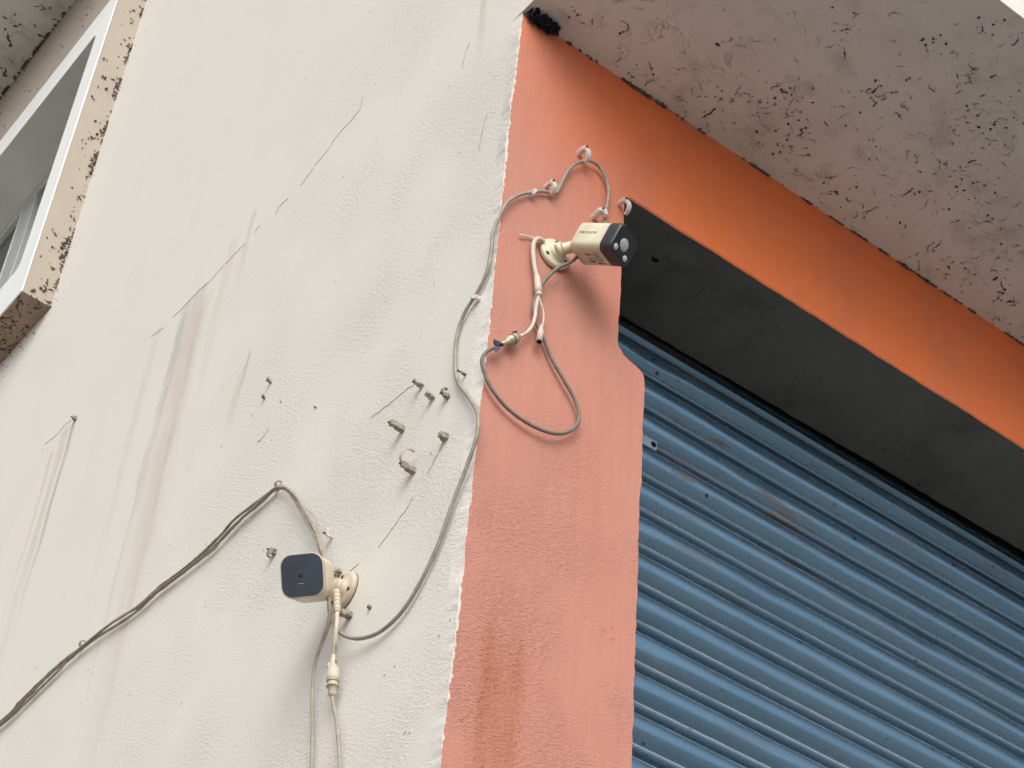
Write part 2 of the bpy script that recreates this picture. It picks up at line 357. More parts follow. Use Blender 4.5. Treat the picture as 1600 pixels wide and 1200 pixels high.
# front wall: corner pier and lintel, one solid with uneven edges
def ej(t, s): return 0.0016 * noise.noise(Vector((s, 2.2, t * 60))) + 0.0022 * noise.noise(Vector((s, 7.7, t * 14)))
outl = [(cj(z), z) for z in zs]                                     # up the corner
outl += [(XR, ZC), (XR, ZL)]
x = 2.0
while x > 0.268: outl.append((x, ZL + ej(x, 3.0))); x -= 0.009
outl += [(0.262, ZL - 0.002), (0.2585, ZL - 0.012)]
z = ZL - 0.02
while z > 3.79: outl.append((0.2565 + ej(z, 5.0), z)); z -= 0.008
outl += [(0.2560, 3.790), (0.2590, 3.781), (0.2640, 3.777), (0.2690, 3.770), (0.2800, 3.766), (0.2950, 3.762), (0.3050, 3.7585), (0.3105, 3.754), (0.3135, 3.747), (0.3150, 3.738)]
z = 3.73
while z > 2.7: outl.append((0.3155 + ej(z, 8.0) * 1.3, z)); z -= 0.008
outl += [(0.3155, 2.6), (0.3155, 0.0)]
bm = bmesh.new()
N = len(outl); cen = []
def inset(i, d):
    p0 = Vector(outl[i - 1]); p1 = Vector(outl[i]); p2 = Vector(outl[(i + 1) % N])
    t = (p2 - p0); t = t.normalized() if t.length > 1e-9 else Vector((1, 0)); nn = Vector((t.y, -t.x))   # outline runs clockwise: inside is to the right
    return p1 + nn * d
ncor = len(zs)
l0 = []; l1 = []
for i in range(N):
    d = 0.0 if (i < ncor or outl[i][1] < 0.01) else 0.0025
    q = inset(i, d) if d else Vector(outl[i])
    l0.append(bm.verts.new((q.x, 0.0, q.y))); l1.append(bm.verts.new((outl[i][0], 0.0028, outl[i][1])))
def back_y(x, z):
    return 0.2440 - 0.0190 * min(max(x / 1.6, 0), 1) if z > 4.0 else DW
l2 = [bm.verts.new((outl[i][0], back_y(*outl[i]) + 0.0012 * noise.noise(Vector((outl[i][0] * 30, 0, outl[i][1] * 30))), outl[i][1])) for i in range(N)]
for tri in tessellate_polygon([[Vector((v.co.x, v.co.z, 0)) for v in l0]]): bm.faces.new([l0[k] for k in tri])
for i in range(N):
    j = (i + 1) % N
    if i < ncor or j == 0: continue              # the corner and top edge meet the other walls
    bm.faces.new((l0[i], l0[j], l1[j], l1[i]))
    f = bm.faces.new((l1[i], l1[j], l2[j], l2[i]))
    f.material_index = 1 if (i >= ncor and outl[i][1] > 3.7) else 0
fwall = obj('front_wall', bm, ['orange', 'black'], bld)
tag(fwall, 'orange painted corner pier and lintel around the shutter opening')
bm = bmesh.new(); box(bm, (0.002, 0.0, ZC + 0.14), (XR, 0.23, ZT)); obj('upper_front_wall', bm, 'wall', bld)
bm = bmesh.new(); box(bm, (0.0, 0.0, ZT + 0.001), (XR, YB, ZT + 0.15)); obj('roof', bm, 'wall', bld)
bm = bmesh.new(); box(bm, (XR + 0.002, 0.0, 0.0), (XR + 0.2, YB, ZT)); obj('end_wall', bm, 'wall', bld)
bm = bmesh.new(); box(bm, (0.0, YB + 0.002, 0.0), (XR + 0.2, YB + 0.2, ZT)); obj('back_wall', bm, 'wall', bld)
bm = bmesh.new(); box(bm, (0.24, 0.26, ZC + 0.005), (XR - 0.01, YB - 0.01, ZC + 0.13)); obj('floor_slab', bm, 'inner', bld)
bm = bmesh.new(); box(bm, (4.25, 0.29, 0.0), (XR - 0.02, 0.5, ZC)); obj('inner_pier', bm, 'inner', bld)

# canopy slab, grimy underneath
bm = bmesh.new()
nx, ny = 120, 20
CY = -0.567
def sz(x, y): return ZC + 0.003 * noise.noise(Vector((x * 6, y * 6, 0.3))) + 0.0012 * noise.noise(Vector((x * 25, y * 25, 2.3)))
gv = [[bm.verts.new((2.4 * i / nx, CY + (0.0 - CY) * j / ny, sz(2.4 * i / nx, CY * (1 - j / ny)) if 0 < i else ZC)) for j in range(ny + 1)] for i in range(nx + 1)]
for i in range(nx):
    for j in range(ny): bm.faces.new((gv[i][j], gv[i][j + 1], gv[i + 1][j + 1], gv[i + 1][j]))
box(bm, (2.4, CY, ZC), (XR, 0.0, ZC + 0.13))
top = ZC + 0.13
def face(*v, mi=0):
    f = bm.faces.new([bm.verts.new(p) for p in v]); f.material_index = mi
face((0, CY, ZC), (0, 0, ZC), (0, 0, top), (0, CY, top), mi=1)
face((0, CY, top), (2.4, CY, top), (2.4, 0, top), (0, 0, top), mi=1)
face((0, CY, ZC), (2.4, CY, ZC), (2.4, CY, top), (0, CY, top), mi=1)
canopy = obj('canopy', bm, ['soffit', 'wall'], bld)
tag(canopy, 'grey brown underside of the concrete canopy over the shutter')

# mortar crust along the joint of canopy and orange wall
bm = bmesh.new(); x = 0.01
while x < 1.9:
    a_ = noise.noise(Vector((x * 7, 0.5, 3.3))) + 0.45 * noise.noise(Vector((x * 40, 1.5, 3.3)))
    if a_ > 0.02 or rnd.random() < 0.07:
        r = (0.0016 + 0.0055 * max(a_, 0) * rnd.random() + 0.0014 * rnd.random()) * (1.25 if x < .5 else .8)
        m = Matrix.Translation((x, -0.001 - r * 0.2, ZC - r * (0.5 + rnd.random() * 0.8))) @ Matrix.Rotation(rnd.random() * 6, 4, Vector((rnd.random(), rnd.random(), 1)))
        d = bmesh.ops.create_icosphere(bm, subdivisions=1, radius=r, matrix=m @ Matrix.Diagonal((1.5, 0.7, 1, 1)))
        for v in d['verts']: v.co += Vector((rnd.uniform(-1, 1), rnd.uniform(-1, 1), rnd.uniform(-1, 1))) * r * 0.3
    x += 0.0032
tag(obj('mortar_crust', bm, 'crust', canopy), kind='stuff')

# ------------------------------------------------------------------ window box on the side wall
D = 0.09
BY0, BY1, BZ0, BZ1 = 2.27, 4.0, 5.352, 7.215
ws = thing('window_surround', None, None); ws.parent = bld
bm = bmesh.new()
NS = 26                                      # side cheek towards the corner, with bevelled lower corner
def q4(*v): bm.faces.new([bm.verts.new(p) for p in v])
q4((0, BY0, BZ0 + .004), (-D, BY0 + .004, BZ0 + .012), (-D, BY0 + .004, BZ1), (0, BY0, BZ1))
for (y0, y1, z0, z1) in ((BY0 + .004, BY1, 6.752, BZ1), (WY1 + .1, BY1, BZ0 + .012, 6.752)):
    q4((-D, y0, z0), (-D, y1, z0), (-D, y1, z1), (-D, y0, z1))
q4((0, BY1, BZ0), (-D, BY1, BZ0), (-D, BY1, BZ1), (0, BY1, BZ1))
obj('band', bm, 'pinkband', ws)
bm = bmesh.new(); q4((0, BY0, BZ0 + .004), (0, BY1, BZ0 + .004), (-D, BY1, BZ0 + .012), (-D, BY0 + .004, BZ0 + .012)); obj('sill_underside', bm, 'sillsoffit', ws)
# white painted frame band on the face: rounded inner lower corner
bm = bmesh.new()
FO = (BY0 + .002, WY1 + .1, BZ0 + .010, 6.752)
def framepts(ins):
    y0, y1, z0, z1 = FO[0] + ins[0], FO[1] - ins[1], FO[2] + ins[2], FO[3] - ins[3]
    r = ins[4]; pts = []
    for (cy, cz, a0) in ((y1 - r, z1 - r, 0), (y0 + r, z1 - r, 90), (y0 + r, z0 + r, 180), (y1 - r, z0 + r, 270)):
        for k in range(7):
            a = math.radians(a0 + 15 * k); pts.append((cy + r * math.cos(a), cz + r * math.sin(a)))
    return pts
o1 = framepts((0, 0, 0, 0, 0.004)); i1 = framepts((WY0 - FO[0], FO[1] - WY1, WZ0 - FO[2], FO[3] - WZ1, 0.03))
sec = []
for (pp, x) in ((o1, -D), (o1, -D - 0.004), (i1, -D - 0.004), (i1, -D - 0.001)):
    sec.append([(x, p[0], p[1]) for p in pp])
rings(bm, sec, cap=False)
obj('frame_band', bm, 'frame', ws)
bm = bmesh.new()
rv = [[(x, p[0], p[1]) for p in i1] for x in (-D - 0.001, 0.12)]
rings(bm, rv, cap=False); obj('reveal', bm, 'reveal', ws)
win = thing('window', None, None); win.parent = bld
bm = bmesh.new()
bbox(bm, (0.075, WY0 + .01, WZ1 - 0.045), (0.115, WY1 - .01, WZ1 - .004), .003); bbox(bm, (0.075, WY0 + .01, WZ0 + .004), (0.115, WY1 - .01, WZ0 + .045), .003)
bbox(bm, (0.076, WY1 - .05, WZ0 + .046), (0.114, WY1 - .01, WZ1 - .046), .003); bbox(bm, (0.076, WY0 + .01, WZ0 + .046), (0.114, WY0 + .05, WZ1 - .046), .003)
obj('frame', bm, 'alu', win)
for (y0, y1, mt) in ((3.075, 3.185, 'alushade'), (3.187, 3.205, 'alu')):
    bm = bmesh.new(); bbox(bm, (0.070, y0, WZ0 + .047), (0.104, y1, WZ1 - .047), .003); obj('stile', bm, mt, win)
for (y0, y1) in ((WY0 + .052, 3.073), (3.207, WY1 - .052)):
    bm = bmesh.new(); box(bm, (0.092, y0, WZ0 + .047), (0.097, y1, WZ1 - .047)); obj('pane', bm, 'glass', win)
bm = bmesh.new(); box(bm, (0.121, WY0 - .1, WZ0 - .1), (0.2, WY1 + .1, WZ1 + .1)); obj('blind', bm, 'black', win)
# concrete ledge over the window
bm = bmesh.new(); bbox(bm, (-0.40, 2.05, BZ1), (-0.001, 4.3, BZ1 + 0.1), .004); obj('window_canopy', bm, 'soffit', bld)

# ------------------------------------------------------------------ cracks on the side wall
def crack(pts, w, name='crack'):
    P = spline([side(p, 0.0) for p in pts], 10); bm = bmesh.new(); secs = []
    for i, p in enumerate(P):
        t = (P[min(i + 1, len(P) - 1)] - P[max(i - 1, 0)]).normalized(); nn = t.cross(Vector((1, 0, 0)))
        ww = w * 0.72 * max(.06, 0.25 + 1.5 * noise.noise(p * 38)) * min(1, 6 * i / len(P) + .2, 6 * (len(P) - 1 - i) / len(P) + .2)
        p = p + nn * 0.003 * noise.noise(p * 90)
        secs.append([p + nn * ww + Vector((.001, 0, 0)), p + Vector((-.0009, 0, 0)), p - nn * ww + Vector((.001, 0, 0))])
    rings(bm, secs, cap=False); return obj(name, bm, 'crack', swall)
crack([(0.5711,4.7257), (0.5749,4.6885), (0.6140,4.6828), (0.6607,4.6773), (0.6927,4.6586), (0.7359,4.6553)], 0.0016)
crack([(0.7396,4.6504), (0.7657,4.6363), (0.7845,4.6320)], 0.0008)
crack([(0.8352,4.6338), (0.8660,4.6349), (0.8831,4.6228)], 0.0016)
crack([(0.9511,4.6430), (0.9692,4.6334)], 0.0012)
crack([(1.0050,4.6294), (1.0428,4.6307), (1.0912,4.6297)], 0.0011)
crack([(1.0967,4.6299), (1.1290,4.6284), (1.1552,4.6239), (1.2030,4.6335), (1.2421,4.6321), (1.2845,4.6308), (1.3235,4.6348)], 0.0022)
crack([(1.3628,4.6307), (1.3917,4.6371), (1.4291,4.6493)], 0.0016)
crack([(0.3241,3.6857), (0.2862,3.6820), (0.2526,3.6794), (0.2202,3.6801), (0.1997,3.6761)], 0.0009)
crack([(0.2397,3.3711), (0.2173,3.3792), (0.1912,3.3936), (0.1696,3.4043), (0.1553,3.4181)], 0.0010)
crack([(0.1212,3.4422), (0.1090,3.4585), (0.0963,3.4719), (0.0905,3.4873)], 0.0008)
crack([(0.3193,3.3675), (0.3050,3.3671), (0.2912,3.3680)], 0.0013)
crack([(0.7366,3.8930), (0.7154,3.8965), (0.7056,3.9089)], 0.0010)
crack([(1.9676,4.6620), (1.8925,4.6478), (1.8544,4.6524), (1.8179,4.6454)], 0.0018)
crack([(0.1837,4.4553), (0.1806,4.4901), (0.1688,4.5206)], 0.0020)
crack([(0.0895,4.1455), (0.0845,4.1915), (0.0752,4.2345)], 0.0014)

# ------------------------------------------------------------------ rolling shutter
sh = thing('rolling_shutter', 'blue painted steel rolling shutter with dusty ribbed slats', 'shutter', Matrix.Translation((0.2, 0.262, 0.0)))
PITCH = 0.0802; Z0 = 4.039
prof = [(-0.018, -0.0036), (0.0070, -0.0038), (0.0098, -0.0046)]                    # (towards the street, up) for one slat, top to bottom
for k in range(16):                            # broad curved face
    a = math.radians(26 - 88 * k / 15)
    prof.append((-0.0208 + 0.0362 * math.cos(a), -0.0222 + 0.0362 * math.sin(a)))
prof += [(-0.0050, -0.0560), (0.0012, -0.0535), (0.0074, -0.0622)]   # lip of the hinge bead
for k in range(8):
    a = math.radians(28 - 108 * k / 7)
    prof.append((0.0028 + 0.0050 * math.cos(a), -0.0642 + 0.0046 * math.sin(a)))
prof += [(-0.003, -0.0692), (-0.018, -0.0694), (-0.018, -0.0836)]
SW = 4.05; segs = 64
def slat_bm(seed):
    bm = bmesh.new(); sec = []
    dents = [(rnd.uniform(.1, 2.2), rnd.uniform(-.05, -.01), rnd.uniform(.02, .06), rnd.uniform(.001, .004)) for _ in range(4)]
    for i in range(segs + 1):
        x = SW * (i / segs) ** 1.3; row = []
        for o, u in prof:
            dz = 0.0009 * noise.noise(Vector((x * 2.2, seed * 9.1, 0))); dy = 0.0012 * noise.noise(Vector((x * 3.1, seed * 5.3, u * 30)))
            for (dx, du_, dr, dd) in dents: dy += dd * math.exp(-((x - dx) / dr) ** 2 - ((u - du_) / .014) ** 2)
            row.append(bm.verts.new((x, -o + dy, u + dz)))
        sec.append(row)
    for s0, s1 in zip(sec, sec[1:]):
        for k in range(len(prof) - 1):
            f = bm.faces.new((s0[k], s0[k + 1], s1[k + 1], s1[k])); f.smooth = 1 <= k <= 17 or k >= 21
    return bm
slat_meshes = []
k = -2
while Z0 - k * PITCH > 0.06:
    zt = Z0 - k * PITCH
    if len(slat_meshes) < 7:
        o = obj('slat', slat_bm(len(slat_meshes)), 'shutter', sh); slat_meshes.append(o.data)
    else:
        o = bpy.data.objects.new('slat', slat_meshes[(k * 5 + k // 7) % 7]); C.objects.link(o); o.parent = sh
    o.location = (0, 0.0012 * rnd.uniform(-1, 1), zt); o.rotation_euler = (0, rnd.uniform(-1, 1) * 0.0006, 0)
    if k == -2: o.location = (0, 0.034, zt - 0.012); o.rotation_euler = (math.radians(-34), 0, 0)    # starts to wind on to the roller
    k += 1
bm = bmesh.new(); bbox(bm, (0.0, -0.019, 0.02), (0.075, 0.0, ZL), .002); o = obj('guide_rail', bm, 'rail', sh); o.location = (0, 0.032, 0)
bm = bmesh.new(); bbox(bm, (0.24, -0.0185, -0.0125), (0.3440, -0.0140, 0.0105), .0018)
pl = obj('lock_plate', bm, 'plate', sh); pl.location = (0, 0, 3.8835)
bm = bmesh.new(); lathe(bm, (0.3350, -0.0182, -0.001), (0, -1, 0), [(0, .0058), (.0016, .0058), (.003, .0035), (.0035, 0.0)], 14); obj('rivet', bm, 'hollow', pl)
bm = bmesh.new(); lathe(bm, (0, 0, 0), (1, 0, 0), [(0, .075), (4.0, .075)], 24); o = obj('roller', bm, 'rail', sh); o.location = (0.03, 0.12, 4.33)

# ------------------------------------------------------------------ bullet cameras
def rsq(w, r, x, n=7):                          # rounded square ring in local YZ at x
    h = w / 2 - r; pts = []
    for (cy, cz, a0) in ((h, h, 0), (-h, h, 90), (-h, -h, 180), (h, -h, 270)):
        for k in range(n):
            a = math.radians(a0 + 90 * k / (n - 1)); pts.append((x, cy + r * math.cos(a), cz + r * math.sin(a)))
    return pts
def text_mesh(s, size):
    cu = bpy.data.curves.new('lettering', 'FONT'); cu.body = s; cu.size = size; cu.extrude = 0.0; cu.align_x = 'CENTER'; cu.align_y = 'CENTER'; cu.space_character = 1.15; cu.offset = 0.00016
    to = bpy.data.objects.new('lettering_tmp', cu); C.objects.link(to)
    dg = bpy.context.evaluated_depsgraph_get(); me = bpy.data.meshes.new_from_object(to.evaluated_get(dg))
    bpy.data.objects.remove(to); return me
def mount(root, p, n, back, body, mirror=1, R0=0.0295):
    """wall plate, screws, ball stub and arm in world coordinates"""
    n = Vector(n); p = Vector(p); a, b = frame_of(n)
    inv = root.matrix_world.inverted()
    bm = bmesh.new(); lathe(bm, p, n, [(0, R0), (.006, R0 + .0002), (.0085, R0 - .0012), (.0098, R0 - .005), (.0105, .0175), (.013, .0155), (.0165, .0145), (.0175, .012)], 40)
    base = obj('wall_plate', bm, body, root, smooth=True); base.matrix_parent_inverse = inv
    bm = bmesh.new(); lathe(bm, p, n, [(0.0002, R0 + .0006), (.0012, R0 + .0006), (.0012, R0 - .002)], 40)
    g = obj('gasket', bm, 'screw', base, smooth=True)
    for k in range(3):
        an = 2 * math.pi * k / 3 + 0.6; q = p + (a * math.cos(an) + b * math.sin(an)) * (R0 - .0075)
        bm = bmesh.new(); lathe(bm, q + n * .0098, n, [(0, .0034), (.0012, .0032), (.0014, 0)], 12); obj('screw', bm, 'screw', base)
    s = p + n * 0.0165; e = Vector(back); ax = (e - s).normalized(); L = (e - s).length
    bm = bmesh.new()
    lathe(bm, s - ax * .006, ax, [(0, .0120), (.004, .0138), (.009, .0134), (.011, .0106), (.0125, .0102), (L * .55 + .006, .0098), (L * .8 + .006, .0104), (L + .008, .0100)], 24)
    arm = obj('arm', bm, body, root, smooth=True); arm.matrix_parent_inverse = inv
    bm = bmesh.new(); lathe(bm, s + ax * .0035, ax, [(0, .0139), (.0012, .0143), (.0024, .0139)], 24); obj('swivel_ring', bm, 'creampink', arm, smooth=True)

# upper camera, dark front cover, on the orange pier
ax = Vector((0.3408, -0.826, -0.449)).normalized(); up = Vector((0.1562, -0.4212, 0.8934)); up = (up - ax * up.dot(ax)).normalized(); lf = up.cross(ax)
c1 = Vector((0.1535, -0.080, 3.8870)); w, L = 0.0560, 0.0900
m1 = Matrix(((ax.x, lf.x, up.x, c1.x), (ax.y, lf.y, up.y, c1.y), (ax.z, lf.z, up.z, c1.z), (0, 0, 0, 1)))
cam1 = thing('bullet_camera', 'cream bullet camera with black lens cover aimed outward from the orange pier', 'camera', m1)
xb, xm, xf = -L / 2, L * 0.22, L / 2
bm = bmesh.new()
rings(bm, [rsq(w * .80, .012, xb - .001), rsq(w * .93, .012, xb + .001), rsq(w, .012, xb + .005), rsq(w, .012, xm)])
hous = obj('housing', bm, 'cream', cam1, smooth=True)
bm = bmesh.new()
rings(bm, [rsq(w * .985, .012, xm - .0005), rsq(w * 1.012, .0125, xm + .001), rsq(w * 1.015, .0125, xf - .006), rsq(w * .99, .0125, xf - .002), rsq(w * .93, .0125, xf), rsq(w * .89, .012, xf - .0016)])
cov = obj('front_cover', bm, 'navy', cam1, smooth=True)
bm = bmesh.new(); rings(bm, [rsq(w * .89, .012, xf - .003), rsq(w * .89, .012, xf - .0013), rsq(w * .85, .011, xf - .0009)]); obj('front_glass', bm, 'gloss', cov)
def disc(parent, x, y, z, r, mt, name, ringm=None):
    bm = bmesh.new(); lathe(bm, (x, y, z), (1, 0, 0), [(0, r), (.0006, r), (.0016, r * .75), (.0022, r * .4), (.0024, 0)], 20)
    o = obj(name, bm, mt, parent, smooth=True)
    return o
disc(cam1, xf - .0012, -.001, -.001, .0112, 'lens', 'lens')
disc(cam1, xf - .0012, -.0160, -.0160, .0056, 'led', 'infrared_lamp'); disc(cam1, xf - .0012, .0145, -.0165, .0056, 'led', 'infrared_lamp')
me = text_mesh('HIKVISION', 0.0069); me.materials.append(M['print'])
tx = bpy.data.objects.new('lettering', me); C.objects.link(tx); tx.parent = hous
tx.matrix_local = Matrix.Translation((-0.0165, -w / 2 - .0002, 0.0015)) @ Matrix.Rotation(math.radians(90), 4, 'X')
def rect(parent, x0, x1, y0, y1, z, mt, name):
    bm = bmesh.new(); box(bm, (x0, y0, z - .0003), (x1, y1, z)); obj(name, bm, mt, parent)
zb = -w / 2
rect(hous, -.020, .014, -.016, .017, zb - .0001, 'label', 'sticker')
for (x0, x1, y0, y1) in ((-.018, -.006, -.011, -.006), (-.018, -.004, -.001, .000), (-.018, -.002, .002, .003), (-.018, -.006, .006, .012), (-.004, .004, .012, .015), (.0, .0015, -.014, .010), (.004, .0055, -.014, .010), (.008, .0095, -.014, .010), (.0, .012, .013, .0155)):
    rect(hous, x0, x1, y0, y1, zb - .0005, 'stickerprint', 'sticker_print')
bk = m1 @ Vector((xb, 0, 0))
mount(cam1, (0.1115, 0, 3.8935), (0, -1, 0), bk, 'cream')

# lower camera, dark glass front, on the cream wall
ax = Vector((-0.5957, -0.6281, -0.5006)).normalized(); t5 = math.radians(5)
l0 = Vector((0.72559, -0.68812, 0)); u0 = Vector((-0.34445, -0.3632, 0.8657)); lf = (l0 * math.cos(t5) + u0 * math.sin(t5)); lf = (lf - ax * lf.dot(ax)).normalized(); up = ax.cross(lf)
fc = Vector((-0.1, 0.2773, 3.2881)); w, L = 0.0648, 0.082
c2 = fc - ax * (L / 2)
m2 = Matrix(((ax.x, lf.x, up.x, c2.x), (ax.y, lf.y, up.y, c2.y), (ax.z, lf.z, up.z, c2.z), (0, 0, 0, 1)))
cam2 = thing('bullet_camera', 'cream bullet camera with dark glass front on the cream side wall', 'camera', m2)
xb, xf = -L / 2, L / 2
bm = bmesh.new()
rings(bm, [rsq(w * .78, .015, xb - .001), rsq(w * .93, .016, xb + .0015), rsq(w * .995, .017, xb + .007), rsq(w * 1.0, .017, xf - .016), rsq(w * .99, .017, xf - .012)])
hous2 = obj('housing', bm, 'cream', cam2, smooth=True)
bm = bmesh.new()
rings(bm, [rsq(w * .96, .017, xf - .0125), rsq(w * 1.02, .0175, xf - .0115), rsq(w * 1.025, .0175, xf - .004), rsq(w * 1.01, .0175, xf - .001), rsq(w * .985, .017, xf + .0004), rsq(w * .965, .0165, xf - .0008)])
bez = obj('bezel', bm, 'creampink', cam2, smooth=True)
bm = bmesh.new(); rings(bm, [rsq(w * .966, .0165, xf - .003), rsq(w * .966, .0165, xf - .0002), rsq(w * .945, .016, xf + .0006)])
obj('front_glass', bm, 'skyglass', cam2)
for (r0, r1, mt, nm) in ((.0085, .0070, 'lensdark', 'lens_ring'), (.0042, 0.0, 'lensdark', 'lens')):
    bm = bmesh.new(); lathe(bm, (xf + .0005, -.002, -.001), (1, 0, 0), [(0, r0), (.0005, r0), (.0006, r0 * .9), (.0006, max(r1, 0))], 28); obj(nm, bm, mt, cam2)
bm = bmesh.new(); box(bm, (xf + .0004, -.0060, -.0125), (xf + .0009, .0030, -.0118)); obj('lens_mark', bm, 'lens', cam2)
mount(cam2, (0, 0.3165, 3.3285), (-1, 0, 0), m2 @ Vector((xb, 0, 0)), 'creampink', R0=0.0315)

# ------------------------------------------------------------------ cables
def cable(name, pts, r, mt, label, wob=0.1, per=8, parent=None, cat='cable', group=None):
    bm = bmesh.new(); tube(bm, pts, r, 9, per, wob)
    o = obj(name, bm, mt, parent, smooth=True)
    if parent is None: tag(o, label, cat, group)
    return o
s_, f_ = side, front
main = [s_(p) for p in ((0.3095,3.3233,0.0340), (0.3044,3.2873,0.0340), (0.2976,3.2553,0.0300), (0.2854,3.2311,0.0240), (0.2603,3.2086,0.0180), (0.2252,3.1914,0.0120), (0.1754,3.1836,0.0080), (0.1192,3.2005,0.0070),
        (0.0634,3.2605,0.0070), (0.0281,3.3323,0.0080), (-0.0037,3.3912,0.0090), (-0.0199,3.4285,0.0110), (-0.0141,3.4705,0.0110), (0.0201,3.5264,0.0080), (0.0570,3.5808,0.0060), (0.0725,3.6287,0.0060), (0.0772,3.6934,0.0060), (0.0595,3.7331,0.0070),
        (0.0317,3.7558,0.0060), (0.0087,3.7836,0.0070), (0.0016,3.8311,0.0080), (-0.0014,3.8687,0.0100))]
main += [f_(p) for p in ((0.0011,3.9281,0.0120), (0.0212,3.9648,0.0090), (0.0463,3.9929,0.0080), (0.0749,4.0173,0.0070), (0.1000,4.0305,0.0070), (0.1076,4.0479,0.0080), (0.1168,4.0842,0.0090), (0.1280,4.1143,0.0100), (0.1447,4.1381,0.0120),
        (0.1622,4.1543,0.0120), (0.1851,4.1595,0.0100), (0.2026,4.1434,0.0090), (0.2112,4.1151,0.0090), (0.2100,4.0818,0.0090), (0.2056,4.0514,0.0110), (0.2020,4.0180,0.0140), (0.1883,3.9726,0.0200), (0.1598,3.9225,0.0280))]
main.append(m1 @ Vector((-0.043, -0.004, -0.012)))
cable('camera_cable', main, 0.0031, 'cable', 'long grey cable curving over the wall corner between both cameras', 0.12)

loop = [m1 @ Vector((-0.042, 0.004, -0.018))] + [f_(p) for p in ((0.1279,3.8679,0.0300), (0.1090,3.8480,0.0220), (0.0945,3.8224,0.0160), (0.0840,3.7967,0.0120), (0.0778,3.7720,0.0090), (0.0762,3.7440,0.0090), (0.0834,3.7178,0.0090),
        (0.1007,3.6927,0.0090), (0.1182,3.6625,0.0090), (0.1424,3.6333,0.0100), (0.1658,3.6072,0.0100), (0.1770,3.5788,0.0110), (0.1704,3.5496,0.0120), (0.1483,3.5239,0.0120), (0.1196,3.5099,0.0120), (0.0839,3.5065,0.0110), (0.0439,3.5143,0.0100),
        (0.0119,3.5350,0.0100), (-0.0050,3.5597,0.0100), (-0.0111,3.5775,0.0110), (-0.0054,3.5975,0.0120), (0.0091,3.6164,0.0130), (0.0194,3.6288,0.0140))]
cable('looped_cable', loop, 0.0030, 'cabledark', 'dark grey cable hanging in a big loop on the orange pier')

# cream pigtail of the upper camera
pig = thing('pigtail_lead', 'cream pigtail with splitter and plugs hanging under the upper camera', 'cable')
cable('lead', [f_(p) for p in ((0.0841,3.9013,0.0100), (0.0710,3.8984,0.0100), (0.0643,3.8833,0.0100), (0.0649,3.8599,0.0100), (0.0688,3.8338,0.0110), (0.0744,3.8084,0.0130))], 0.0040, 'pigtail', None, 0.05, parent=pig)
p0 = f_((0.0741,3.8126,0.0130)); p1 = f_((0.0806,3.7701,0.0140)); d = (p1 - p0).normalized(); Ln = (p1 - p0).length
bm = bmesh.new(); lathe(bm, p0, d, [(0, .0042), (.003, .0052), (Ln * .45, .0054), (Ln * .47, .0060), (Ln * .8, .0060), (Ln * .82, .0048), (Ln * .87, .0048), (Ln * .88, .0055), (Ln * .93, .0055), (Ln, .0045)], 20)
spl = obj('splitter', bm, 'pigtail', pig, smooth=True)
cable('branch', [p1 - d * .002] + [f_(p) for p in ((0.0779,3.7478,0.0130), (0.0779,3.7261,0.0120), (0.0745,3.7044,0.0120), (0.0660,3.6839,0.0120), (0.0540,3.6674,0.0130), (0.0442,3.6565,0.0140))], 0.0030, 'pigtail', None, 0.05, parent=pig)
cable('branch', [p1 - d * .002] + [f_(p) for p in ((0.0854,3.7576,0.0140), (0.0918,3.7419,0.0140), (0.0932,3.7232,0.0140), (0.0906,3.7063,0.0140))], 0.0017, 'pigtail', None, 0.05, parent=pig)
p0 = f_((0.0902,3.7116,0.0140)); p1 = f_((0.0857,3.6715,0.0180)); d = (p1 - p0).normalized(); Ln = (p1 - p0).length
bm = bmesh.new(); lathe(bm, p0, d, [(0, .0022), (.002, .0030), (Ln * .3, .0040), (Ln * .36, .0052), (Ln, .0052), (Ln, .0040)], 18); plug = obj('power_plug', bm, 'pigtail', pig, smooth=True)
bm = bmesh.new(); lathe(bm, p0 + d * (Ln - .004), d, [(0, .0041), (.0043, .0041)], 16); obj('socket_hole', bm, 'hollow', plug)
p0 = f_((0.0518,3.6647,0.0130)); p1 = f_((0.0184,3.6268,0.0140)); d = (p1 - p0).normalized(); Ln = (p1 - p0).length
bm = bmesh.new(); lathe(bm, p0, d, [(0, .0035), (.003, .0052), (Ln * .22, .0060), (Ln * .24, .0086), (Ln * .38, .0090), (Ln * .40, .0082), (Ln * .60, .0080), (Ln * .62, .0066), (Ln * .7, .0045), (Ln * .85, .0040), (Ln, .0034)], 22)
bnc = obj('video_connector', bm, 'brass', pig, smooth=True)
bm = bmesh.new(); lathe(bm, p0 + d * Ln * .39, d, [(0, .0092), (.0016, .0094), (.0030, .0092)], 22); obj('connector_ring', bm, 'cabledark', bnc, smooth=True)
bm = bmesh.new(); a_, b_ = frame_of(d); tube(bm, [p0 + d * Ln * .3 + Vector((-.001, 0, .008)), p0 + d * Ln * .34 + Vector((-.002, -.001, .0125)), p0 + d * Ln * .30 + Vector((.002, -.002, .0155))], .0018, 6, 4); obj('bayonet_pin', bm, 'screw', bnc)
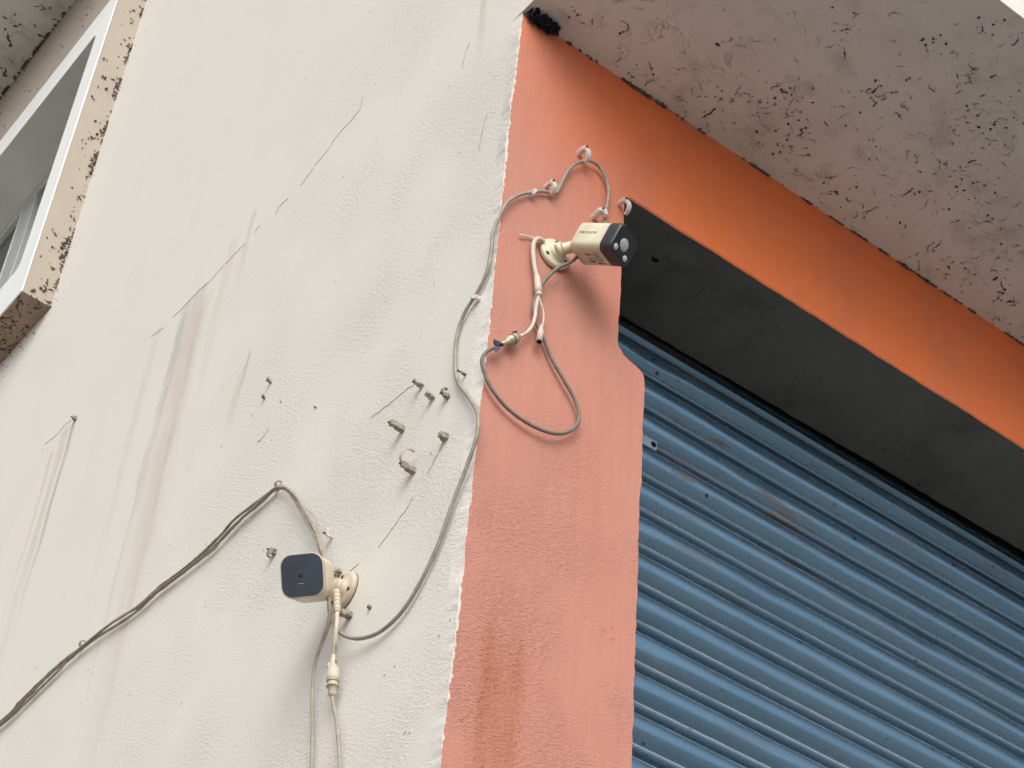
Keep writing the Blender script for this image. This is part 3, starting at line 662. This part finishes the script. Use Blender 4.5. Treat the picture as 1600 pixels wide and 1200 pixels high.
# strip of torn blue tape
bm = bmesh.new(); q0 = f_((0.0138,3.6199,0.0160))
strip = [(Vector((-.013, -.002, .0045)), Vector((-.010, .001, -.001))), (Vector((-.004, -.003, .0050)), Vector((-.006, -.001, -.0045))), (Vector((.006, -.003, .0050)), Vector((.000, -.002, -.0060))), (Vector((.001, -.005, -.004)), Vector((-.007, -.003, -.0065))), (Vector((-.003, -.006, -.014)), Vector((-.0095, -.003, -.0125))), (Vector((-.0075, -.004, -.021)), Vector((-.0105, -.003, -.0165)))]
secs = []
for a1, b1 in strip: secs.append([q0 + a1, q0 + b1, q0 + b1 + Vector((.0005, .0009, 0)), q0 + a1 + Vector((.0005, .0009, 0))])
rings(bm, secs); tube(bm, [q0 + Vector((.006, -.001, .004)), q0 + Vector((0, -.006, 0)), q0 + Vector((-.005, 0, -.004)), q0 + Vector((0, .004, 0)), q0 + Vector((.006, -.001, .004))], .0016, 6, 4)
tag(obj('torn_tape', bm, 'tape'), 'torn dark blue tape dangling from the cable connector', 'tape')
# little white wire stub beside the upper mount
cable('wire_stub', [f_(p) for p in ((0.0858,3.9057,0.0040), (0.0727,3.9027,0.0040), (0.0585,3.8989,0.0040), (0.0463,3.8928,0.0050), (0.0381,3.8878,0.0060))], 0.0017, 'clip', 'short white wire stub poking out left of the upper camera mount', 0.3, cat='wire')

# dust caked bundle running along the side wall
ba = [(2.6150,3.7881,0.0100), (2.0857,3.7502,0.0100), (1.6922,3.7249,0.0100), (1.6078,3.7323,0.0100), (1.5142,3.7364,0.0120), (1.4204,3.7383,0.0120), (1.3328,3.7359,0.0090), (1.2522,3.7290,0.0110), (1.1772,3.7200,0.0120), (1.1006,3.7078,0.0100), (1.0209,3.7099,0.0100), (0.9421,3.7025,0.0100), (0.8645,3.6972,0.0110), (0.7897,3.7010,0.0120), (0.7464,3.7109,0.0120), (0.6796,3.7092,0.0100), (0.6247,3.7045,0.0090), (0.5864,3.6924,0.0100), (0.5379,3.6499,0.0140), (0.4922,3.5985,0.0180), (0.4533,3.5461,0.0180), (0.4164,3.4907,0.0180), (0.3797,3.4345,0.0220), (0.3389,3.3714,0.0280), (0.3213,3.3401,0.0300)]
bb = [(2.6086,3.7638,0.0050), (2.0856,3.7328,0.0050), (1.6930,3.7114,0.0060), (1.5898,3.7102,0.0060), (1.5045,3.7160,0.0060), (1.4458,3.7214,0.0060), (1.3899,3.7307,0.0060), (1.3253,3.7305,0.0060), (1.2519,3.7192,0.0060), (1.1733,3.7030,0.0060), (1.1062,3.6979,0.0060), (1.0320,3.7036,0.0050), (0.9383,3.6942,0.0050), (0.8887,3.6899,0.0060), (0.8268,3.6817,0.0060), (0.7806,3.6903,0.0060), (0.7222,3.7002,0.0060), (0.6701,3.6985,0.0060), (0.6168,3.7042,0.0060), (0.5680,3.6720,0.0090), (0.5221,3.6167,0.0120), (0.4747,3.5526,0.0140), (0.4230,3.4866,0.0180), (0.3864,3.4342,0.0200), (0.3451,3.3793,0.0240), (0.3247,3.3439,0.0260)]
bc = [(2.5912,3.7657,0.0130), (2.0675,3.7315,0.0130), (1.6777,3.7091,0.0130), (1.5671,3.7168,0.0120), (1.4599,3.7286,0.0120), (1.3495,3.7302,0.0130), (1.2368,3.7222,0.0150), (1.1542,3.7081,0.0150), (1.0828,3.6995,0.0140), (1.0055,3.6957,0.0130), (0.9138,3.6885,0.0100), (0.8224,3.6835,0.0090), (0.7558,3.6885,0.0100), (0.6826,3.6920,0.0130), (0.6132,3.7012,0.0130), (0.5719,3.6792,0.0130)]
G = 'dusty bundled cables along the cream wall'
cable('wall_cable', [s_(p) for p in ba], 0.0027, 'cablebundle', 'upper strand of the dusty cable bundle sagging along the cream wall', 0.35, group=G)
bsp = spline([s_(p) for p in ba], 10)
def hug(p, f):
    q = min(bsp, key=lambda v: (v - p).length_squared); return p + (q - p) * f
cable('wall_cable', [hug(s_(p), .35) for p in bb], 0.0027, 'cablelight', 'paler lower strand of the dusty cable bundle along the cream wall', 0.35, group=G)
cable('wall_cable', [hug(s_(p), .4) for p in bc], 0.0022, 'cablebundle', 'thin strand wound around the dusty cable bundle, ending at its peak', 0.4, group=G)
# fine wires beside the descending bundle
cable('fine_wire', [s_(p) for p in ((0.5697,3.6768,0.0100), (0.4978,3.5996,0.0120), (0.4486,3.5476,0.0100), (0.4214,3.5045,0.0120), (0.3967,3.4563,0.0180), (0.3662,3.4094,0.0220))], 0.0008, 'cablelight', 'hair thin wire arching beside the cables above the lower camera', 0.2, cat='wire')
# cables that drop below the lower camera
cable('drop_cable', [s_(p) for p in ((0.3149,3.3216,0.0360), (0.3007,3.2843,0.0360), (0.2954,3.2568,0.0340), (0.3051,3.2360,0.0300), (0.3241,3.2176,0.0260), (0.3378,3.1989,0.0220), (0.3436,3.1696,0.0180), (0.3391,3.1205,0.0140), (0.3311,3.0644,0.0100), (0.3218,3.0083,0.0080), (0.3016,2.9085,0.0080), (0.2797,2.7850,0.0080))], 0.0030, 'cablelight', 'left of two pale cables dropping below the lower camera', 0.15)
pg2 = thing('pigtail_lead', 'pale lead with ribbed boot and screw plug dropping from the lower camera', 'cable')
p0 = s_((0.2825,3.2959,0.0360)); p1 = s_((0.2697,3.2482,0.0360)); d = (p1 - p0).normalized(); Ln = (p1 - p0).length
prf = [(0, .0040)]
for k in range(5): u = Ln * (.12 + .17 * k); prf += [(u, .0058), (u + Ln * .08, .0060), (u + Ln * .09, .0052), (u + Ln * .15, .0052)]
prf += [(Ln, .0042)]
bm = bmesh.new(); lathe(bm, p0, d, prf, 18); obj('boot', bm, 'creampink', pg2, smooth=True)
cable('lead', [p1 - d * .004] + [s_(p) for p in ((0.2665,3.2270,0.0360), (0.2710,3.2062,0.0320), (0.2793,3.1884,0.0260), (0.2843,3.1770,0.0220))], 0.0034, 'pigtail', None, 0.1, parent=pg2)
cable('lead', [p1 - d * .004] + [s_(p) for p in ((0.2753,3.2409,0.0380), (0.2801,3.2277,0.0350), (0.2716,3.2029,0.0300), (0.2733,3.1864,0.0240), (0.2761,3.1707,0.0220))], 0.0018, 'cablelight', None, 0.1, parent=pg2)
p0 = s_((0.2817,3.1860,0.0240)); p1 = s_((0.2826,3.1171,0.0160)); d = (p1 - p0).normalized(); Ln = (p1 - p0).length
bm = bmesh.new(); lathe(bm, p0, d, [(0, .0034), (Ln * .06, .0046), (Ln * .32, .0052), (Ln * .34, .0085), (Ln * .55, .0092), (Ln * .62, .0096), (Ln * .64, .0078), (Ln * .72, .0080), (Ln * .73, .0086), (Ln * .78, .0086), (Ln * .79, .0070), (Ln * .95, .0064), (Ln, .0040)], 22)
pl2 = obj('plug', bm, 'pigtail', pg2, smooth=True)
for u in (.63, .75): bm = bmesh.new(); lathe(bm, p0 + d * Ln * u, d, [(0, .0093), (.0012, .0096), (.0024, .0093)], 22); obj('plug_ring', bm, 'brass', pl2, smooth=True)
bm = bmesh.new(); q = p0 + d * Ln * .26 + Vector((-.004, .006, 0)); bbox(bm, q - Vector((.003, .003, .004)), q + Vector((.003, .003, .004)), .001); obj('plug_latch', bm, 'pigtail', pl2)
cable('tail', [p1 - d * .004] + [s_(p) for p in ((0.2784,3.1008,0.0140), (0.2654,3.0678,0.0120), (0.2547,3.0301,0.0100), (0.2415,2.9736,0.0080), (0.2205,2.8758,0.0080), (0.1996,2.7467,0.0080))], 0.0028, 'cablelight', None, 0.2, parent=pg2)

# ------------------------------------------------------------------ cable clips
NF = Vector((0, -1, 0)); NW = Vector((-1, 0, 0))
def clip(p, n, tdeg, label, r=0.010, length=0.026, hook=(0, 190), mt='clip', post=0.0040, group=None, nail=True, name='cable_clip', hookw=0.0032):
    """nailed cable clip: post and nail along the wall normal, hook arching towards direction tdeg (clock angle on the wall, 0 = up)"""
    right = Vector((1, 0, 0)) if n == NF else Vector((0, -1, 0))
    t = (right * math.sin(math.radians(tdeg)) + Vector((0, 0, 1)) * math.cos(math.radians(tdeg))).normalized(); s = n.cross(t)
    m = Matrix(((t.x, s.x, n.x, p.x), (t.y, s.y, n.y, p.y), (t.z, s.z, n.z, p.z), (0, 0, 0, 1)))
    if mt == 'clipold': length *= .8; post *= 1.3
    root = thing(name, label, 'clip', m, group)
    bm = bmesh.new()
    if mt == 'clip': lathe(bm, (0, 0, -.002), (0, 0, 1), [(0, post), (length * .8, post), (length, post * .8), (length + .002, post * .75)], 10)
    else:
        bbox(bm, (-post * .8, -post * 1.15, -.002), (post * .8, post * 1.15, length * .6), .0008, 1); bbox(bm, (-post * .6, -post * .8, length * .6 - .001), (post * 1.1, post * .7, length), .0008, 1)
    for v in bm.verts: v.co += Vector((noise.noise(v.co * 200 + p * 50), noise.noise(v.co * 210 + p * 60), .6 * noise.noise(v.co * 190 + p * 70))) * post * .45
    obj('post', bm, mt, root)
    if nail:
        bm = bmesh.new(); lathe(bm, (0, 0, length * .9), (0.12, 0.1, 1), [(0, .0013), (.0048, .0013), (.0050, .0022), (.0060, .0020), (.0061, 0)], 8); obj('nail', bm, 'nail', root)
    if hook:
        bm = bmesh.new(); secs = []
        a0, a1 = hook; nn = 16
        for k in range(nn + 1):
            a = math.radians(180 - (a0 + (a1 - a0) * k / nn)); ww = (.0024 if mt == 'clip' else .0017) * (1 - .35 * k / nn)
            cx, cz = r + r * math.cos(a), length * .55 + r * math.sin(a)
            rad = Vector((math.cos(a), 0, math.sin(a)))
            c = Vector((cx, 0, cz)); hw = hookw * (1 - .2 * k / nn)
            secs.append([c + rad * ww + Vector((0, hw, 0)), c + rad * ww - Vector((0, hw, 0)), c - rad * ww - Vector((0, hw, 0)), c - rad * ww + Vector((0, hw, 0))])
        rings(bm, secs); o = obj('hook', bm, mt, root)
    return root
GF = 'white clips on the orange pier'; GW = 'old clips left in the cream wall'
clip(f_((0.1467,4.1697)), NF, 165, 'topmost white hook clip, holding the cable peak on the orange pier', 0.0140, 0.022, (-10, 175), group=GF, hookw=.0045, post=.0046)
clip(f_((0.0854,4.0417)), NF, 160, 'small white hook clip just above the bend in the cable', 0.0100, 0.018, (0, 200), group=GF, hookw=.0045, post=.0042)
clip(f_((0.0537,3.9953)), NF, 20, 'white clip tucked beneath the cable near the corner', 0.006, 0.012, (0, 170), group=GF, nail=False)
clip(f_((0.1871,4.0377)), NF, 80, 'stubby white clip on the cable directly above the upper camera', 0.0090, 0.026, (20, 200), post=.0060, group=GF, hookw=.0060)
clip(f_((0.2406,4.1075)), NF, 160, 'empty white hook clip at the corner of the dark opening', 0.0135, 0.018, (-10, 180), group=GF, hookw=.0045, post=.0044)
clip(s_((0.0313,3.7439)), NW, 300, 'whitish clip on the corner edge beside the long cable', 0.0055, 0.010, (0, 190), mt='clip', group=GW, nail=False)
clip(s_((0.1728,3.6540)), NW, 330, 'upper left clip of the row of three, crooked and cobwebbed', 0.007, 0.018, (0, 150), 'clipold', .0030, GW)
clip(s_((0.1348,3.6044)), NW, 60, 'middle clip of the row of three, a stubby brown post', 0.006, 0.020, None, 'clipold', .0038, GW, nail=False)
clip(s_((0.0895,3.5757)), NW, 0, 'right clip of the row of three, with curled hook', 0.0070, 0.014, (0, 200), 'clipold', .0030, GW)
clip(s_((0.2141,3.5890)), NW, 0, 'long brown clip post jutting out below the crack', 0.006, 0.032, None, 'clipold', .0042, GW)
clip(s_((0.0806,3.4874)), NW, 0, 'short brown clip post with a thin crack below it', 0.006, 0.018, None, 'clipold', .0040, GW, nail=False)
r_ = clip(s_((0.1637,3.4744)), NW, 15, 'large empty ring clip, biggest of the old clips', 0.0155, 0.030, (-15, 200), 'clipold', .0042, GW, hookw=.0034)
for ch in r_.children:
    if ch.name.startswith('hook'): ch.data.materials[0] = M['creampink']  # darker cream carries the ring's shading in its colour
clip(s_((0.0471,3.5937)), NW, 0, 'thin rusty nail stub behind the long cable near the corner', 0.005, 0.014, None, 'clipold', .0018, GW, name='nail_stub')
clip(s_((0.7340,4.0407)), NW, 90, 'small dark clip above a short drip stain', 0.005, 0.014, (0, 120), 'clipold', .0026, GW, nail=False)
clip(s_((0.7478,4.0093)), NW, 90, 'tiny broken clip stub below the small dark clip', 0.004, 0.008, (0, 150), 'clipold', .0022, GW, nail=False)
clip(s_((1.7864,4.6271)), NW, 0, 'far left grey clip stub above long dirty streaks', 0.006, 0.012, None, 'clipold', .0042, GW)
clip(s_((0.5293,3.8423)), NW, 0, 'tiny nail stub alone in the middle of the cream wall', 0.004, 0.007, None, 'clipold', .0016, GW, nail=False, name='nail_stub')
clip(s_((0.3892,3.4743)), NW, 20, 'broken cream clip above the lower camera', 0.006, 0.014, (0, 190), 'clip', .0026, GW)
clip(s_((0.5841,3.5536)), NW, 200, 'lumpy brown clip up left of the lower camera', 0.006, 0.014, (0, 200), 'clipold', .0045, GW)
clip(s_((0.3469,3.3789)), NW, 150, 'pinkish clip stuck between lower camera and its mount', 0.007, 0.022, (0, 190), 'clipold', .0042, GW)
clip(s_((0.2927,3.2720)), NW, 180, 'brown clip directly under the lower camera mount', 0.005, 0.022, None, 'clipold', .0045, GW)
clip(s_((0.2366,3.2566)), NW, 0, 'tiny nail stub right of the lower camera mount', 0.004, 0.008, None, 'clipold', .0022, GW, nail=False, name='nail_stub')
for i, (q, lb) in enumerate((((1.3543,3.7463), 'cable tie clip at the left bend of the dusty bundle'), ((0.6151,3.7094), 'dirty clip holding the dusty bundle at its peak'), ((1.6235,3.7301), 'dirty clip on the dusty bundle at the left picture edge'))):
    clip(s_(q), NW, 30, lb, 0.0065, 0.008, (0, 200), 'clipold', .0030, GW, nail=False)

# ------------------------------------------------------------------ dark shred under the canopy corner
bm = bmesh.new()
ctr = Vector((0.034, -0.010, ZC - 0.006))
for i in range(60):
    u = rnd.random(); p = ctr + Vector(((u - .4) * .060, rnd.uniform(-.012, .006), rnd.uniform(-.012, .004) - (u - .4) * .006)); r = rnd.uniform(.002, .0065)
    d = bmesh.ops.create_icosphere(bm, subdivisions=1, radius=r, matrix=Matrix.Translation(p) @ Matrix.Rotation(rnd.random() * 6, 4, 'Z') @ Matrix.Diagonal((1.6, .8, .7, 1)))
    for v in d['verts']: v.co += Vector((rnd.uniform(-1, 1), rnd.uniform(-1, 1), rnd.uniform(-1, 1))) * r * .5
for i in range(26):
    p = ctr + Vector((rnd.uniform(-.024, .034), rnd.uniform(-.012, .004), rnd.uniform(-.01, .004))); q = p + Vector((rnd.uniform(-.012, .012), rnd.uniform(-.012, .0), rnd.uniform(-.014, .005)))
    tube(bm, [p, (p + q) / 2 + Vector((rnd.uniform(-.003, .003),) * 3), q], .0009, 4, 3)
tag(obj('shredded_rag', bm, 'rag'), 'black blue shredded rag wedged in the canopy corner', 'rag')

# ------------------------------------------------------------------ cobwebs and dirt specks
def squiggle(bm, p, u, v, n, length, r, curl, lump):
    a = rnd.uniform(0, 6.28); k = rnd.uniform(-1, 1) * curl * .35; ns = 9; pts = [Vector(p)]
    for i in range(ns):
        a += k + rnd.gauss(0, .5); pts.append(pts[-1] + (u * math.cos(a) + v * math.sin(a)) * length / ns * rnd.uniform(.5, 1.4))
    pts = [q + n * (r * .3) for q in pts]
    m = rnd.random() * .8 + .1; w1 = rnd.uniform(.3, 1.0)
    tube(bm, pts, r, 4, 2, 0.8, taper=lambda t: max(.12, 1.25 * math.exp(-((t - m) / .28) ** 2)) * (1 + .5 * math.sin(t * 23 + m * 50) * w1))
    if lump:
        for _ in range(rnd.choice((1, 1, 2, 3))): blob(bm, rnd.choice(pts) + (u * rnd.gauss(0, 1) + v * rnd.gauss(0, 1)) * r, r * rnd.uniform(1.0, 2.4), n)
def blob(bm, p, r, n):
    d = bmesh.ops.create_icosphere(bm, subdivisions=1, radius=r, matrix=Matrix.Translation(p) @ Matrix.Rotation(rnd.random() * 6, 4, n) @ Matrix.Diagonal((1.3, .85, .8, 1)))
    for vv in d['verts']: vv.co += Vector((rnd.uniform(-1, 1), rnd.uniform(-1, 1), rnd.uniform(-1, 1))) * r * .3
X, Y, Z = Vector((1, 0, 0)), Vector((0, 1, 0)), Vector((0, 0, 1))
bm = bmesh.new(); bmf = bmesh.new()
def kz(p): return Vector((p[0], p[1], sz(p[0], p[1]) - .0006))
# (spot, spread in metres, threads, specks)
for (c, sp, ns, nd) in (((0.2640,-0.0347), .030, 2, 4), ((0.2901,-0.0332), .020, 2, 4), ((0.3421,-0.0740), .05, 5, 8), ((0.3865,-0.0558), .05, 7, 8), ((0.4642,-0.1025), .06, 9, 8), ((0.4694,-0.1576), .04, 6, 9), ((0.5163,-0.1678), .05, 8, 6), ((0.5690,-0.1208), .05, 9, 6), ((0.4585,-0.3522), .03, 4, 5), ((0.4751,-0.3191), .02, 3, 2),
        ((0.6096,-0.2483), .05, 7, 3), ((0.6182,-0.2759), .03, 5, 2), ((0.6242,-0.2912), .03, 3, 2), ((0.7028,-0.1800), .02, 3, 4), ((0.5915,-0.4189), .02, 3, 2), ((0.6251,-0.4382), .03, 3, 3), ((0.6857,-0.3839), .03, 4, 4), ((0.7757,-0.3308), .05, 8, 5), ((0.8256,-0.3638), .05, 8, 16), ((0.8666,-0.3579), .05, 8, 14), ((0.8571,-0.2544), .04, 6, 8), ((0.9249,-0.2484), .05, 8, 8),
        ((0.6507,-0.5167), .03, 3, 3), ((0.6750,-0.5095), .02, 2, 2), ((0.7081,-0.5246), .02, 2, 1), ((0.7101,-0.0610), .05, 8, 6), ((0.5984,-0.0724), .04, 6, 5), ((1.0038,-0.0483), .05, 8, 4), ((1.0600,-0.0811), .04, 5, 3), ((1.0872,-0.1407), .05, 7, 6), ((1.2096,-0.0547), .05, 9, 5), ((1.1311,-0.0836), .06, 8, 6), ((0.8499,-0.0939), .07, 7, 8), ((0.7943,-0.0452), .06, 5, 6), ((0.9237,-0.1585), .07, 7, 8),
        ((1.0225,-0.1997), .06, 7, 8), ((0.7912,-0.2185), .05, 4, 4), ((0.1821,-0.0775), .06, 3, 4), ((0.0753,-0.0620), .03, 3, 5), ((0.3311,-0.2052), .06, 3, 3), ((1.2805,-0.0165), .05, 6, 5), ((0.7150,-0.4190), .05, 5, 4), ((0.6935,-0.2802), .05, 4, 2)):
    for i in range(ns):
        p = (c[0] + rnd.gauss(0, sp * .55), c[1] + rnd.gauss(0, sp * .55))
        if -0.56 < p[1] < -0.005 and p[0] > 0.01: squiggle(bm if rnd.random() < .5 else bmf, kz(p), X, Y, -Z, .006 * math.exp(rnd.uniform(0, 2.1)), rnd.uniform(.0004, .0013), .5, rnd.random() < .6)
    for i in range(nd):
        p = (c[0] + rnd.gauss(0, sp * .8), c[1] + rnd.gauss(0, sp * .8))
        if -0.56 < p[1] < -0.005 and p[0] > 0.01: blob(bm if rnd.random() < .7 else bmf, kz(p), .0006 * math.exp(rnd.uniform(0, 1.6)), Z)
for i in range(420):
    p = (rnd.uniform(.03, 2.0), rnd.uniform(-.55, -.01))
    if rnd.random() < .3: blob(bm if rnd.random() < .4 else bmf, kz(p), rnd.uniform(.0005, .0015), Z)
    else: squiggle(bmf, kz(p), X, Y, -Z, rnd.uniform(.01, .06), rnd.uniform(.0003, .0007), .5, False)
tag(obj('cobweb_dirt', bm, 'dirtdark'), 'dark cobweb threads and specks stuck under the canopy', kind='stuff')
M['webfaint'] = mat_plain('thin dusty web', (0.34, 0.30, 0.265), 0.95, 0.1, 0.3, 60.0)
tag(obj('cobweb_threads', bmf, 'webfaint'), 'faint grey cobweb threads under the canopy', kind='stuff')
# specks on the lintel underside
bm = bmesh.new()
for i in range(34):
    x = rnd.uniform(.3, 1.7); blob(bm, Vector((x, rnd.uniform(.02, .22), ZL - .0005)), rnd.uniform(.0006, .0018), Z)
blob(bm, Vector((0.395, 0.085, ZL)), .0075, Z)
tag(obj('lintel_specks', bm, 'hollow'), 'black dirt specks under the dark lintel', kind='stuff')
# dirt around the window box
bm = bmesh.new()
z = BZ0
while z < 7.1:
    a_ = noise.noise(Vector((3.3, 0.2, z * 9))) + .5 * noise.noise(Vector((1.3, .2, z * 40)))
    for _ in range(3 if a_ > -.05 else 0):
        blob(bm, Vector((-.002 - (.004 + max(0, a_) * .03) * rnd.random() ** 2, BY0 - .001, z + rnd.uniform(-.004, .004))), .0016 + .0095 * max(a_, 0.1) * rnd.random(), Y)
    if rnd.random() < .5:
        h = abs(rnd.gauss(0, .035)); 
        if h < D - .012: (blob(bm, Vector((-h, BY0 + .0005, z)), rnd.uniform(.0012, .0032), Y) if rnd.random() < .5 else squiggle(bm, Vector((-h, BY0 - .0003, z)), X, Z, -Y, rnd.uniform(.01, .035), rnd.uniform(.001, .0022), .5, True))
    if rnd.random() < .16: blob(bm, Vector((0, BY0 - abs(rnd.gauss(0, .03)) - .004, z)), rnd.uniform(.0010, .0024), X)
    z += .0085
for i in range(150):
    y = rnd.uniform(BY0, 2.75); h = rnd.random() ** 1.5 * D * .95
    blob(bm, Vector((-h * .97, y, BZ0 + .004 + .0085 * h / D)), rnd.uniform(.0015, .004), Z) if rnd.random() < .45 else squiggle(bm, Vector((-h, y, BZ0 + .003 + .0085 * h / D)), X, Y, -Z, rnd.uniform(.015, .05), rnd.uniform(.0008, .0018), .4, True)
for i in range(26):
    blob(bm, Vector((0, rnd.uniform(BY0 + .02, 2.75), BZ0 - abs(rnd.gauss(0, .05)) - .006)), rnd.uniform(.0012, .003), X)
for i in range(140):                        # above the window
    y = rnd.uniform(2.5, 3.7)
    if rnd.random() < .4: blob(bm, Vector((-D, y, rnd.uniform(6.80, 7.2))), rnd.uniform(.0015, .004), X)
    else: squiggle(bm, Vector((-D - rnd.random() * .29, y, BZ1)), X, Y, -Z, rnd.uniform(.02, .09), rnd.uniform(.0012, .003), .4, True)
for i in range(120):
    y = rnd.uniform(2.5, 3.8); blob(bm, Vector((-D - .002, y, BZ1 - .004)), rnd.uniform(.004, .010), X)
tag(obj('window_dirt', bm, 'dirt'), 'brown crumbs and mould clinging around the window box', kind='stuff')
